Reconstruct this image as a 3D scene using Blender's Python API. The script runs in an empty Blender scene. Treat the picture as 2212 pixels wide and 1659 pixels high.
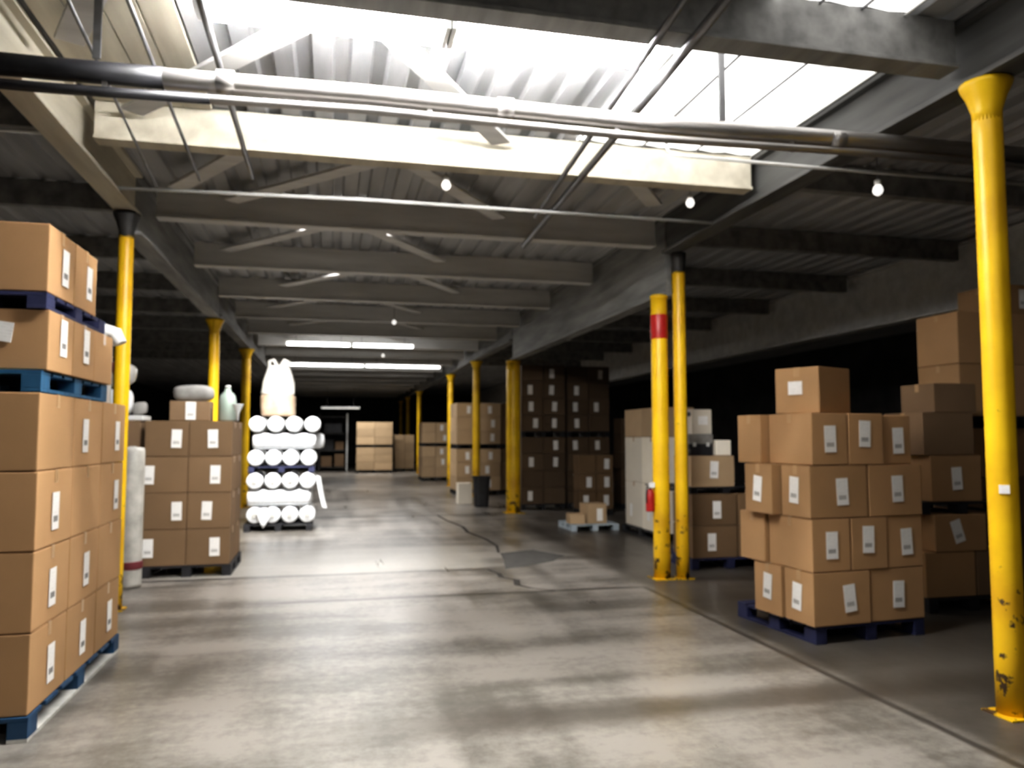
import bpy, bmesh, math, random
from mathutils import Vector, Matrix
random.seed(7)
D = bpy.data
COL = bpy.context.scene.collection
PI = math.pi
R = math.radians

# ------------------------------------------------------------------ materials
def new_mat(name):
    m = D.materials.new(name); m.use_nodes = True
    nt = m.node_tree; b = nt.nodes['Principled BSDF']
    return m, nt, b

def lk(nt, a, b): nt.links.new(a, b)

def mottled(name, c1, c2, scale=4.0, rough=0.7, metal=0.0, stretch=(1, 1, 1), bump=0.0, coord='Object', detail=4.0, spec=None):
    m, nt, b = new_mat(name)
    tc = nt.nodes.new('ShaderNodeTexCoord'); mp = nt.nodes.new('ShaderNodeMapping')
    mp.inputs['Scale'].default_value = stretch
    lk(nt, tc.outputs[coord], mp.inputs['Vector'])
    n = nt.nodes.new('ShaderNodeTexNoise'); n.inputs['Scale'].default_value = scale; n.inputs['Detail'].default_value = detail
    lk(nt, mp.outputs['Vector'], n.inputs['Vector'])
    r = nt.nodes.new('ShaderNodeValToRGB')
    r.color_ramp.elements[0].position = 0.32; r.color_ramp.elements[0].color = (*c1, 1)
    r.color_ramp.elements[1].position = 0.68; r.color_ramp.elements[1].color = (*c2, 1)
    lk(nt, n.outputs['Fac'], r.inputs['Fac']); lk(nt, r.outputs['Color'], b.inputs['Base Color'])
    b.inputs['Roughness'].default_value = rough; b.inputs['Metallic'].default_value = metal
    if spec is not None: b.inputs['Specular IOR Level'].default_value = spec
    if bump:
        bp = nt.nodes.new('ShaderNodeBump'); bp.inputs['Strength'].default_value = bump; bp.inputs['Distance'].default_value = 0.02
        lk(nt, n.outputs['Fac'], bp.inputs['Height']); lk(nt, bp.outputs['Normal'], b.inputs['Normal'])
    return m

def emissive(name, col, s):
    m, nt, b = new_mat(name)
    n = nt.nodes.new('ShaderNodeTexNoise'); n.inputs['Scale'].default_value = 1.3
    mr = nt.nodes.new('ShaderNodeMapRange'); mr.inputs['To Min'].default_value = s * .85; mr.inputs['To Max'].default_value = s * 1.15
    lk(nt, n.outputs['Fac'], mr.inputs['Value']); lk(nt, mr.outputs['Result'], b.inputs['Emission Strength'])
    b.inputs['Base Color'].default_value = (*col, 1); b.inputs['Emission Color'].default_value = (*col, 1)
    return m

def cardboard(name, base, k=1.0):
    c = tuple(v * k for v in base)
    m, nt, b = new_mat(name)
    tc = nt.nodes.new('ShaderNodeTexCoord')
    oi = nt.nodes.new('ShaderNodeObjectInfo')
    n = nt.nodes.new('ShaderNodeTexNoise'); n.inputs['Scale'].default_value = 3.0; n.inputs['Detail'].default_value = 5
    n.noise_dimensions = '4D'
    mu = nt.nodes.new('ShaderNodeMath'); mu.operation = 'MULTIPLY'; mu.inputs[1].default_value = 50
    lk(nt, oi.outputs['Random'], mu.inputs[0]); lk(nt, mu.outputs[0], n.inputs['W'])
    lk(nt, tc.outputs['Object'], n.inputs['Vector'])
    w = nt.nodes.new('ShaderNodeTexWave'); w.inputs['Scale'].default_value = 45; w.bands_direction = 'X'; w.inputs['Distortion'].default_value = .6
    lk(nt, tc.outputs['Object'], w.inputs['Vector'])
    mx = nt.nodes.new('ShaderNodeMix'); mx.data_type = 'RGBA'
    mx.inputs['A'].default_value = (*[v * .86 for v in c], 1); mx.inputs['B'].default_value = (*[min(1, v * 1.12) for v in c], 1)
    lk(nt, n.outputs['Fac'], mx.inputs['Factor'])
    hs = nt.nodes.new('ShaderNodeHueSaturation')
    mr = nt.nodes.new('ShaderNodeMapRange'); mr.inputs['To Min'].default_value = .84; mr.inputs['To Max'].default_value = 1.1
    lk(nt, oi.outputs['Random'], mr.inputs['Value']); lk(nt, mr.outputs['Result'], hs.inputs['Value'])
    lk(nt, mx.outputs['Result'], hs.inputs['Color']); lk(nt, hs.outputs['Color'], b.inputs['Base Color'])
    bp = nt.nodes.new('ShaderNodeBump'); bp.inputs['Strength'].default_value = .06; bp.inputs['Distance'].default_value = .004
    lk(nt, w.outputs['Fac'], bp.inputs['Height']); lk(nt, bp.outputs['Normal'], b.inputs['Normal'])
    b.inputs['Roughness'].default_value = .72; b.inputs['Specular IOR Level'].default_value = .25
    return m

def label_mat():
    m, nt, b = new_mat('label_paper')
    tc = nt.nodes.new('ShaderNodeTexCoord')
    w = nt.nodes.new('ShaderNodeTexWave'); w.bands_direction = 'Z'; w.inputs['Scale'].default_value = 18; w.inputs['Distortion'].default_value = .3
    n = nt.nodes.new('ShaderNodeTexNoise'); n.inputs['Scale'].default_value = 28
    lk(nt, tc.outputs['Object'], w.inputs['Vector']); lk(nt, tc.outputs['Object'], n.inputs['Vector'])
    mu = nt.nodes.new('ShaderNodeMath'); mu.operation = 'MULTIPLY'
    lk(nt, w.outputs['Fac'], mu.inputs[0]); lk(nt, n.outputs['Fac'], mu.inputs[1])
    r = nt.nodes.new('ShaderNodeValToRGB')
    r.color_ramp.elements[0].position = .42; r.color_ramp.elements[0].color = (.92, .90, .87, 1)
    r.color_ramp.elements[1].position = .60; r.color_ramp.elements[1].color = (.78, .76, .73, 1)
    lk(nt, mu.outputs[0], r.inputs['Fac']); lk(nt, r.outputs['Color'], b.inputs['Base Color'])
    b.inputs['Roughness'].default_value = .5
    return m

def post_paint():
    m, nt, b = new_mat('yellow_post_paint')
    tc = nt.nodes.new('ShaderNodeTexCoord')
    n = nt.nodes.new('ShaderNodeTexNoise'); n.inputs['Scale'].default_value = 9; n.inputs['Detail'].default_value = 8; n.inputs['Roughness'].default_value = .65
    lk(nt, tc.outputs['Object'], n.inputs['Vector'])
    sx = nt.nodes.new('ShaderNodeSeparateXYZ'); lk(nt, tc.outputs['Object'], sx.inputs[0])
    # more chips near the foot of the post
    mr = nt.nodes.new('ShaderNodeMapRange'); mr.inputs['From Min'].default_value = 0; mr.inputs['From Max'].default_value = 1.1
    mr.inputs['To Min'].default_value = .17; mr.inputs['To Max'].default_value = 0.0
    lk(nt, sx.outputs['Z'], mr.inputs['Value'])
    ad = nt.nodes.new('ShaderNodeMath'); ad.operation = 'ADD'
    lk(nt, n.outputs['Fac'], ad.inputs[0]); lk(nt, mr.outputs['Result'], ad.inputs[1])
    chip = nt.nodes.new('ShaderNodeValToRGB'); chip.color_ramp.elements[0].position = .68; chip.color_ramp.elements[1].position = .72
    lk(nt, ad.outputs[0], chip.inputs['Fac'])
    n2 = nt.nodes.new('ShaderNodeTexNoise'); n2.inputs['Scale'].default_value = 2.2; n2.inputs['Detail'].default_value = 5
    lk(nt, tc.outputs['Object'], n2.inputs['Vector'])
    yel = nt.nodes.new('ShaderNodeValToRGB')
    yel.color_ramp.elements[0].position = .3; yel.color_ramp.elements[0].color = (.62, .34, .010, 1)
    yel.color_ramp.elements[1].position = .62; yel.color_ramp.elements[1].color = (.88, .56, .012, 1)
    lk(nt, n2.outputs['Fac'], yel.inputs['Fac'])
    mx = nt.nodes.new('ShaderNodeMix'); mx.data_type = 'RGBA'; mx.inputs['B'].default_value = (.07, .04, .018, 1)
    lk(nt, chip.outputs['Color'], mx.inputs['Factor']); lk(nt, yel.outputs['Color'], mx.inputs['A'])
    lk(nt, mx.outputs['Result'], b.inputs['Base Color'])
    b.inputs['Roughness'].default_value = .42
    return m

def floor_mat():
    m, nt, b = new_mat('worn_concrete')
    tc = nt.nodes.new('ShaderNodeTexCoord')
    sx = nt.nodes.new('ShaderNodeSeparateXYZ'); lk(nt, tc.outputs['Object'], sx.inputs[0])
    X, Y = sx.outputs['X'], sx.outputs['Y']
    def math_(op, a, b_=None, c=None):
        nd = nt.nodes.new('ShaderNodeMath'); nd.operation = op
        for i, v in enumerate((a, b_, c)):
            if v is None: continue
            if isinstance(v, (int, float)): nd.inputs[i].default_value = v
            else: lk(nt, v, nd.inputs[i])
        return nd.outputs[0]
    def noise(scale, stretch=(1, 1, 1), detail=6, rough=.55):
        mp = nt.nodes.new('ShaderNodeMapping'); mp.inputs['Scale'].default_value = stretch
        lk(nt, tc.outputs['Object'], mp.inputs['Vector'])
        n = nt.nodes.new('ShaderNodeTexNoise'); n.inputs['Scale'].default_value = scale; n.inputs['Detail'].default_value = detail; n.inputs['Roughness'].default_value = rough
        lk(nt, mp.outputs['Vector'], n.inputs['Vector']); return n.outputs['Fac']
    wob = math_('MULTIPLY_ADD', noise(1.6), .10, -.05)
    def mask(val, lo, hi, soft):
        u = nt.nodes.new('ShaderNodeMapRange'); u.interpolation_type = 'SMOOTHSTEP'
        lk(nt, val, u.inputs['Value']); u.inputs['From Min'].default_value = lo - soft; u.inputs['From Max'].default_value = lo + soft
        v = nt.nodes.new('ShaderNodeMapRange'); v.interpolation_type = 'SMOOTHSTEP'
        lk(nt, val, v.inputs['Value']); v.inputs['From Min'].default_value = hi - soft; v.inputs['From Max'].default_value = hi + soft
        v.inputs['To Min'].default_value = 1; v.inputs['To Max'].default_value = 0
        return math_('MULTIPLY', u.outputs['Result'], v.outputs['Result'])
    big = noise(.8, (1, 1, 1)); streak = noise(1.1, (.35, 2.2, 1)); fine = noise(14, detail=8, rough=.7)
    tracks = noise(1.6, (2.4, .22, 1))
    mixn = math_('ADD', math_('MULTIPLY', big, .38), math_('ADD', math_('MULTIPLY', streak, .34), math_('ADD', math_('MULTIPLY', fine, .24), math_('MULTIPLY', tracks, .20))))
    r = nt.nodes.new('ShaderNodeValToRGB')
    e = r.color_ramp.elements
    e[0].position = .42; e[0].color = (.062, .056, .047, 1)
    e[1].position = .625; e[1].color = (.275, .252, .225, 1)
    k = e.new(.53); k.color = (.130, .118, .103, 1)
    lk(nt, mixn, r.inputs['Fac'])
    # saw-cut joints between the slabs
    Xw = math_('ADD', X, wob); Yw = math_('ADD', Y, wob)
    joints = [math_('MULTIPLY', mask(X, 3.27, 3.33, .02), mask(Y, -6, 8.0, .02)),
              math_('MULTIPLY', mask(Yw, 7.96, 8.05, .05), mask(X, -.6, 3.3, .2)),
              math_('MULTIPLY', mask(Yw, 9.46, 9.56, .05), mask(X, -2.5, 1.95, .1)),
              math_('MULTIPLY', mask(Yw, 16.1, 16.3, .1), mask(X, -3, 3.7, .2))]
    j = joints[0]
    for q in joints[1:]: j = math_('MAXIMUM', j, q)
    pale = math_('MULTIPLY', mask(Yw, 9.55, 11.6, .16), mask(Xw, -1.9, 2.0, .2))     # a paler area of floor
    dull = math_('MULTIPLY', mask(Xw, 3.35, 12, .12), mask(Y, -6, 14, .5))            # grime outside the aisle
    mx1 = nt.nodes.new('ShaderNodeMix'); mx1.data_type = 'RGBA'; mx1.inputs['B'].default_value = (.43, .41, .37, 1)
    lk(nt, math_('MULTIPLY', pale, .55), mx1.inputs['Factor']); lk(nt, r.outputs['Color'], mx1.inputs['A'])
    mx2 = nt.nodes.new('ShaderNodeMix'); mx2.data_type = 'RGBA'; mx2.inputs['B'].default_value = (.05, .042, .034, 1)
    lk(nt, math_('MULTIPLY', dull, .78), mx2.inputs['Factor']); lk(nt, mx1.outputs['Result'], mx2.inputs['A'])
    beam_shadow = math_('MULTIPLY', math_('MULTIPLY', mask(Yw, 4.28, 4.62, .14), mask(Xw, .2, 9, .8)), .75)   # shadow of beam and pipe painted into the floor colour
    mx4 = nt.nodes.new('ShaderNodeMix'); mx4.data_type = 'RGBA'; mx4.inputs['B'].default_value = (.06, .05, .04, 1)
    lk(nt, beam_shadow, mx4.inputs['Factor']); lk(nt, mx2.outputs['Result'], mx4.inputs['A'])
    mx3 = nt.nodes.new('ShaderNodeMix'); mx3.data_type = 'RGBA'; mx3.inputs['B'].default_value = (.03, .026, .022, 1)
    lk(nt, math_('MULTIPLY', j, .85), mx3.inputs['Factor']); lk(nt, mx4.outputs['Result'], mx3.inputs['A'])
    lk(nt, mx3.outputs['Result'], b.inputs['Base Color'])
    rr = nt.nodes.new('ShaderNodeMapRange'); rr.inputs['To Min'].default_value = .26; rr.inputs['To Max'].default_value = .38
    lk(nt, tracks, rr.inputs['Value']); rr.inputs['From Min'].default_value = .25; rr.inputs['From Max'].default_value = .75
    lk(nt, rr.outputs['Result'], b.inputs['Roughness'])
    bp = nt.nodes.new('ShaderNodeBump'); bp.inputs['Strength'].default_value = .05; bp.inputs['Distance'].default_value = .01
    lk(nt, mixn, bp.inputs['Height']); lk(nt, bp.outputs['Normal'], b.inputs['Normal'])
    return m

M = dict(
    floor=floor_mat(),
    deck=mottled('painted_steel_deck', (.34, .345, .355), (.52, .525, .53), 1.2, .6, stretch=(3, .4, 1)),
    beam=mottled('white_painted_timber', (.56, .55, .53), (.72, .71, .69), 2.0, .7, stretch=(.4, 3, 3), bump=.05),
    girder=mottled('grey_painted_girder', (.185, .183, .178), (.33, .327, .315), 2.5, .7, stretch=(3, .4, 3)),
    cream=mottled('cream_painted_timber', (.50, .46, .37), (.70, .655, .54), 2.0, .7, stretch=(3, .4, 3), bump=.05),
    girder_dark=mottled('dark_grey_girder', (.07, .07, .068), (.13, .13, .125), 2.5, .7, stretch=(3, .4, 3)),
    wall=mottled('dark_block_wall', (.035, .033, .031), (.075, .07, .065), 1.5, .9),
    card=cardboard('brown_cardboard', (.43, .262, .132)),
    card4=cardboard('shaded_cardboard', (.20, .127, .070)),  # brown cardboard darkened to stand for shade on these loads
    card5=cardboard('dim_cardboard', (.135, .092, .058)),  # darker still, shadow of the far stacks put into the colour
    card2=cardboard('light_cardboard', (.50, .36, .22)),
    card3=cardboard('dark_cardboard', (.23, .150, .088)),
    white_card=cardboard('white_cardboard', (.90, .82, .70)),
    tape=mottled('packing_tape', (.40, .245, .12), (.47, .30, .15), 6, .28),
    label=label_mat(),
    yellow=post_paint(),
    steel_dark=mottled('dark_steel', (.02, .02, .02), (.06, .055, .05), 6, .55, metal=.3),
    pipe=mottled('steel_pipe', (.34, .33, .32), (.52, .50, .48), 3, .32, metal=.65, stretch=(.5, 2, 2)),
    conduit=mottled('grey_conduit', (.16, .16, .165), (.27, .27, .28), 4, .4, metal=.6),
    white_metal=mottled('white_enamel', (.60, .60, .58), (.74, .74, .72), 3, .4),
    tube=emissive('lit_tube', (1, .99, .975), 270),
    tube_far=emissive('lit_tube_far', (1, .99, .97), 30),
    bulb=emissive('bulb_glass', (1, .97, .92), .8),
    deck_glow=None,
    blue=mottled('blue_painted_wood', (.010, .060, .135), (.022, .105, .205), 5, .6, stretch=(1, 5, 1)),
    deepblue=mottled('deep_blue_wood', (.006, .032, .080), (.013, .060, .130), 5, .6, stretch=(1, 5, 1)),
    navy=mottled('navy_painted_wood', (.012, .014, .045), (.022, .026, .075), 5, .6),
    black=mottled('black_plastic', (.010, .010, .012), (.024, .024, .028), 8, .5),
    paleblue=mottled('pale_blue_wood', (.36, .42, .47), (.50, .56, .60), 5, .6),
    wrap=mottled('white_plastic_film', (.72, .74, .76), (.88, .89, .90), 7, .33, stretch=(4, 1, 4), bump=.25),
    wrapdim=mottled('grey_plastic_film', (.30, .29, .26), (.50, .48, .44), 6, .35, bump=.2),
    core=mottled('paper_core', (.35, .34, .32), (.55, .54, .5), 9, .8),
    sack=mottled('woven_sack', (.72, .69, .63), (.86, .83, .77), 5, .75, bump=.2),
    sackdark=mottled('soiled_sack', (.34, .24, .16), (.52, .40, .29), 5, .8, bump=.2),
    maroon=mottled('maroon_cloth', (.09, .012, .016), (.15, .02, .024), 6, .8),
    red=mottled('red_tape', (.34, .012, .012), (.45, .025, .02), 6, .4),
    greyfoam=mottled('grey_cloth', (.22, .21, .20), (.34, .33, .31), 6, .8),
    jade=mottled('pale_green_plastic', (.34, .42, .36), (.48, .55, .49), 4, .35),
    olive=mottled('olive_plastic', (.12, .12, .07), (.19, .19, .12), 4, .5),
    asphalt=mottled('asphalt_patch', (.045, .042, .038), (.085, .08, .072), 10, .85, bump=.2),
    crack=mottled('crack_dirt', (.018, .015, .012), (.04, .034, .028), 12, .95),
)
# self-glowing sheet standing in for brightly lit deck
m, nt, b = new_mat('glowing_deck_sheet')
tc = nt.nodes.new('ShaderNodeTexCoord'); n = nt.nodes.new('ShaderNodeTexNoise'); mp = nt.nodes.new('ShaderNodeMapping')
mp.inputs['Scale'].default_value = (5, .5, 1); lk(nt, tc.outputs['Object'], mp.inputs['Vector']); lk(nt, mp.outputs['Vector'], n.inputs['Vector']); n.inputs['Scale'].default_value = 1.5
mr = nt.nodes.new('ShaderNodeMapRange'); mr.inputs['From Min'].default_value = .3; mr.inputs['From Max'].default_value = .7; mr.inputs['To Min'].default_value = .75; mr.inputs['To Max'].default_value = 2.6
lk(nt, n.outputs['Fac'], mr.inputs['Value']); lk(nt, mr.outputs['Result'], b.inputs['Emission Strength'])
b.inputs['Base Color'].default_value = (.8, .8, .78, 1); b.inputs['Emission Color'].default_value = (1, .985, .96, 1)
M['deck_glow'] = m

# ------------------------------------------------------------------ mesh helpers
def box(bm, c, s, rot=None, bev=0.0):
    mt = Matrix.Translation(c)
    if rot is not None: mt = mt @ rot
    r = bmesh.ops.create_cube(bm, size=1, matrix=mt @ Matrix.Diagonal((*s, 1)))
    if bev:
        es = {e for v in r['verts'] for e in v.link_edges}
        bmesh.ops.bevel(bm, geom=list(es), offset=bev, segments=2, affect='EDGES', profile=.6)

def bx(bm, x0, x1, y0, y1, z0, z1, bev=0.0):
    box(bm, ((x0 + x1) / 2, (y0 + y1) / 2, (z0 + z1) / 2), (x1 - x0, y1 - y0, z1 - z0), bev=bev)

def tube(bm, pts, r, seg=14, cap=True):
    pts = [Vector(p) for p in pts]; rings = []
    prev = None
    for i, p in enumerate(pts):
        if i == 0: t = pts[1] - p
        elif i == len(pts) - 1: t = p - pts[i - 1]
        else: t = (pts[i + 1] - p).normalized() + (p - pts[i - 1]).normalized()
        t.normalize()
        a = prev - t * prev.dot(t) if prev is not None else t.orthogonal()
        a.normalize(); prev = a; bb = t.cross(a)
        rr = r[i] if isinstance(r, (list, tuple)) else r
        rings.append([bm.verts.new(p + (a * math.cos(2 * PI * k / seg) + bb * math.sin(2 * PI * k / seg)) * rr) for k in range(seg)])
    for A, B in zip(rings, rings[1:]):
        for k in range(seg):
            f = bm.faces.new((A[k], A[(k + 1) % seg], B[(k + 1) % seg], B[k])); f.smooth = True
    if cap:
        bm.faces.new(rings[0][::-1]); bm.faces.new(rings[-1])

def lathe(bm, prof, seg=28, mat=None, wob=None):
    rings = []
    for i, (r, z) in enumerate(prof):
        ring = []
        for k in range(seg):
            a = 2 * PI * k / seg
            rr = r * (1 + (wob(a, i) if wob else 0))
            v = Vector((rr * math.cos(a), rr * math.sin(a), z))
            ring.append(bm.verts.new(mat @ v if mat else v))
        rings.append(ring)
    for A, B in zip(rings, rings[1:]):
        for k in range(seg):
            f = bm.faces.new((A[k], A[(k + 1) % seg], B[(k + 1) % seg], B[k])); f.smooth = True
    bm.faces.new(rings[0][::-1]); bm.faces.new(rings[-1])

def mesh_of(bm, name, mat):
    bmesh.ops.recalc_face_normals(bm, faces=bm.faces[:])
    me = D.meshes.new(name); bm.to_mesh(me); bm.free(); me.materials.append(mat); return me

def link(name, me, parent=None, loc=(0, 0, 0), rot=(0, 0, 0)):
    o = D.objects.new(name, me); COL.objects.link(o); o.location = loc; o.rotation_euler = rot
    if parent is not None: o.parent = parent
    return o

def obj(name, bm, mat, parent=None, loc=(0, 0, 0), rot=(0, 0, 0)):
    return link(name, mesh_of(bm, name, mat), parent, loc, rot)

LABELS = {}
def tag(o, label, cat, group=None, kind='thing'):
    nw = len(label.replace(',', ' ').split())
    if not 4 <= nw <= 16: print('LABEL LENGTH', nw, label)
    if label in LABELS and group is None: print('DUPLICATE LABEL', label)
    LABELS[label] = 1
    o['label'] = label; o['category'] = cat; o['kind'] = kind
    if group: o['group'] = group
    return o

def thing(name, label, cat, loc=(0, 0, 0), rz=0.0, group=None, kind='thing'):
    o = D.objects.new(name, None); COL.objects.link(o); o.location = loc; o.rotation_euler = (0, 0, rz); o.empty_display_size = .1
    return tag(o, label, cat, group, kind)

def struct(name, bm, mat, label=None, cat=None):
    o = obj(name, bm, mat); o['kind'] = 'structure'
    if label: o['label'] = label; o['category'] = cat
    return o

NB = bmesh.new
ORD = ['bottom', 'second', 'third', 'fourth', 'fifth', 'sixth', 'seventh', 'eighth', 'ninth']

# ------------------------------------------------------------------ the building
CEIL = 4.20
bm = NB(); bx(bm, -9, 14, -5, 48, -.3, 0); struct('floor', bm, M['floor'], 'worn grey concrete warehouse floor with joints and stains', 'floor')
# corrugated steel roof deck, ribs running down the aisle
bm = NB(); x = -9.0; prof = []
while x < 14:
    prof += [(x, CEIL), (x + .13, CEIL), (x + .15, CEIL + .04), (x + .24, CEIL + .04), (x + .26, CEIL)]; x += .26
vs = [[bm.verts.new((a, y, z)) for a, z in prof] for y in (-5, 48)]
top = [[bm.verts.new((a, y, CEIL + .2)) for a in (prof[0][0], prof[-1][0])] for y in (-5, 48)]
for i in range(len(prof) - 1): bm.faces.new((vs[0][i], vs[0][i + 1], vs[1][i + 1], vs[1][i]))
bm.faces.new((top[0][0], top[1][0], top[1][1], top[0][1]))
bmesh.ops.remove_doubles(bm, verts=bm.verts[:], dist=1e-5)
struct('ceiling', bm, M['deck'], 'ribbed grey steel roof deck above the beams', 'ceiling')
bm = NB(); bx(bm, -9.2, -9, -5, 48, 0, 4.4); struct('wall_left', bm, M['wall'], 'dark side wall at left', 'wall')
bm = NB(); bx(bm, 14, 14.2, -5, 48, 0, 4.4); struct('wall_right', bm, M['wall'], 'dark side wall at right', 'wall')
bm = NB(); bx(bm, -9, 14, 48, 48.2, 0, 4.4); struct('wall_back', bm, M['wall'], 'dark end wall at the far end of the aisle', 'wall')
bm = NB(); bx(bm, -9, 14, -5.2, -5, 0, 4.4); struct('wall_front', bm, M['wall'])

def ibeam(bm, p0, p1, w, h, tf=.03, tw=.05):      # along X or Y, p0 lower corner centre line at bottom
    (x0, y0, z0), (x1, y1, _) = p0, p1
    if abs(x1 - x0) > abs(y1 - y0):
        bx(bm, x0, x1, y0 - tw / 2, y0 + tw / 2, z0 + tf, z0 + h - tf)
        bx(bm, x0, x1, y0 - w / 2, y0 + w / 2, z0, z0 + tf, .004); bx(bm, x0, x1, y0 - w / 2, y0 + w / 2, z0 + h - tf, z0 + h, .004)
    else:
        bx(bm, x0 - tw / 2, x0 + tw / 2, y0, y1, z0 + tf, z0 + h - tf)
        bx(bm, x0 - w / 2, x0 + w / 2, y0, y1, z0, z0 + tf, .004); bx(bm, x0 - w / 2, x0 + w / 2, y0, y1, z0 + h - tf, z0 + h, .004)

# transverse beams across the aisle, then the ones of the side bays
BY = [1.75 + 2.3 * i for i in range(20)]
BY[1] = 4.02; BY[2] = 6.45
NTH = ['first', 'second', 'third', 'fourth', 'fifth', 'sixth', 'seventh', 'eighth', 'ninth', 'tenth']
for i, y in enumerate(BY):
    if y < 3: continue
    bm = NB(); bx(bm, -1.80, 3.74, y - .06, y + .06, 3.90, CEIL - .012, .006)
    bx(bm, -1.80, 3.74, y - .085, y + .085, 3.872, 3.90, .004)
    k = i - 1
    struct('ceiling_beam', bm, M['girder'] if i == 1 else M['cream'] if i == 2 else M['beam'], (f'white ceiling beam across the aisle, {NTH[k]} from the camera' if k < 10 else 'distant white ceiling beam across the far end of the aisle'), 'beam')  # nearest beam takes the grey material to imitate its shaded face
for i, y in enumerate(BY):
    if y > 27 or y < 3: continue
    for sx, (a, b_) in (('right', (3.98, 8.04)), ('left', (-6.5, -2.10))):
        if sx == 'left' and y < 5: continue
        bm = NB(); bx(bm, a, b_, y - .05, y + .05, 3.93, CEIL - .012, .006)
        struct('ceiling_beam', bm, M['girder'], f'dark roof beam over the {sx} storage bay, {NTH[i-1] if i < 11 else "last"} from the camera', 'beam')
# lengthwise girders on the post rows; deeper over the wide spans
def girder(x, y0, y1, z0, label, w=.2, mat='girder'):
    bm = NB(); ibeam(bm, (x, y0, z0), (x, y1, z0), w, CEIL - .012 - z0, .035, .07)
    struct('ceiling_girder', bm, M[mat], label, 'girder')
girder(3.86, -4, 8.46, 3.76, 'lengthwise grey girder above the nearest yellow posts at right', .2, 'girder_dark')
girder(3.86, 8.50, 16.5, 3.27, 'deep grey girder between the paired yellow posts at right')
girder(3.86, 16.54, 46, 3.70, 'lengthwise grey girder over the far right row of posts')
girder(-1.95, -4, 8.2, 3.76, 'lengthwise girder above the boxes at left', .2, 'cream')
girder(-1.95, 8.24, 14.0, 3.60, 'grey girder from the near left post to the next')
girder(-1.95, 14.04, 46, 3.66, 'lengthwise girder over the far left posts')
girder(8.2, -4, 46, 3.30, 'dark deep girder of the next bay at right', .24, 'beam')
# flat diagonal braces under the deck
def plank(p, q, w=.17, z=4.06, t=.028, lab=None):
    p = Vector((*p, z)); q = Vector((*q, z)); d = q - p
    bm = NB(); box(bm, (p + q) / 2, (d.length, w, t), Matrix.Rotation(math.atan2(d.y, d.x), 4, 'Z'), .004)
    struct('ceiling_brace', bm, M['beam'], lab, 'brace')
k = 0
W_ = ['nearest', 'second', 'third', 'fourth', 'fifth', 'sixth', 'seventh']
for i in range(1, 8):
    y0, y1 = BY[i] + .1, BY[i + 1] - .1
    ax = (.0, .45, .1, .7, .3, .6, .4)[i - 1]
    plank((ax - .02, y0 + .32), (ax - 1.5, y1 - .1), lab=f'pale diagonal brace running left under the {W_[i-1]} roof bay')
    plank((ax + .12, y0 + .25), (ax + 1.35, y1 - .1), lab=f'pale diagonal brace running right under the {W_[i-1]} roof bay')
plank((-1.15, 4.2), (-1.62, 5.2), lab='short cream brace in the top left corner bay')
bm = NB(); 
for k in range(4): bx(bm, -1.80 + .215 * k, -1.80 + .215 * k + .205, 4.14, 6.36, CEIL - .035, CEIL - .006, .003)
struct('ceiling_board', bm, M['cream'], 'cream boards under the roof deck above the left end of the pipes', 'boarding')
plank((-.62, 6.62), (-1.5, 8.0), z=4.02, lab='lower cream brace just behind the bright beam at left')
plank((2.6, 6.65), (3.3, 7.6), lab='short pale brace behind the bright beam at right')
# glowing sheets added so the deck looks brightly lit
def added_glow(x0, x1, y0, y1, label):
    bm = NB(); n = int((x1 - x0) / .13); pr = []
    for i in range(n + 1):
        xx = x0 + (x1 - x0) * i / n; pr.append((xx, CEIL - .016 + (.012 if i % 2 else 0)))
    a = [bm.verts.new((p, y0, z)) for p, z in pr]; b2 = [bm.verts.new((p, y1, z)) for p, z in pr]
    for i in range(n): bm.faces.new((a[i], a[i + 1], b2[i + 1], b2[i]))
    o = obj('added_glow_panel', bm, M['deck_glow'])
    for x in (x0 + .02, x1 - .02, x0 + (x1 - x0) * .36, x0 + (x1 - x0) * .66):
        bm = NB(); bx(bm, x - .007, x + .007, y0, y1, CEIL - .030, CEIL - .018); obj('added_glow_bar', bm, M['conduit'] if .3 < (x - x0) / (x1 - x0) < .7 else M['white_metal'], o)
    tag(o, label, 'added_glow', kind='thing')
added_glow(2.04, 3.74, 4.15, 6.36, 'added glowing ribbed sheet above the pipe at right')
added_glow(2.45, 3.40, 1.9, 3.958, 'added glowing sheet corner at the top edge of the picture')

# ------------------------------------------------------------------ pipes, conduits, lights
def run(name, pts, r, mat, label, cat, extras=None):
    bm = NB(); tube(bm, pts, r); o = obj(name, bm, mat)
    return tag(o, label, cat)
zz = 1.6 + 2.38 * 4.62 / 5.4
p = run('water_pipe', [(-4.2, 4.62, zz - .02), (-1.5, 4.62, zz - .02), (.2, 4.62, zz + .005), (2.0, 4.62, zz - .01), (3.7, 4.62, zz + .02), (6.4, 4.62, zz + .04)], .058, M['pipe'], 'thick steel pipe crossing under the beams, upper of the pair', 'pipe')
for x in (-.62, 1.02, 3.35):
    bm = NB(); tube(bm, [(x - .05, 4.62, zz), (x + .05, 4.62, zz)], .067); obj('coupling', bm, M['pipe'], p)
p2 = run('water_pipe', [(-4.2, 4.60, zz - .14), (-1.5, 4.60, zz - .138), (.2, 4.60, zz - .098), (2.0, 4.60, zz - .108), (3.7, 4.60, zz - .072), (6.4, 4.60, zz - .055)], .026, M['pipe'], 'thinner steel pipe slung beneath the thick one', 'pipe')
bm = NB(); tube(bm, [(-4.2, 4.62, zz - .02), (-1.5, 4.62, zz - .02), (-.95, 4.62, zz - .012)], .0615); o = obj('shaded_section', bm, M['black'], p); o['label'] = 'pipe end coloured dark for shade'  # unlit end of the thick pipe, its shade painted as black
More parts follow.
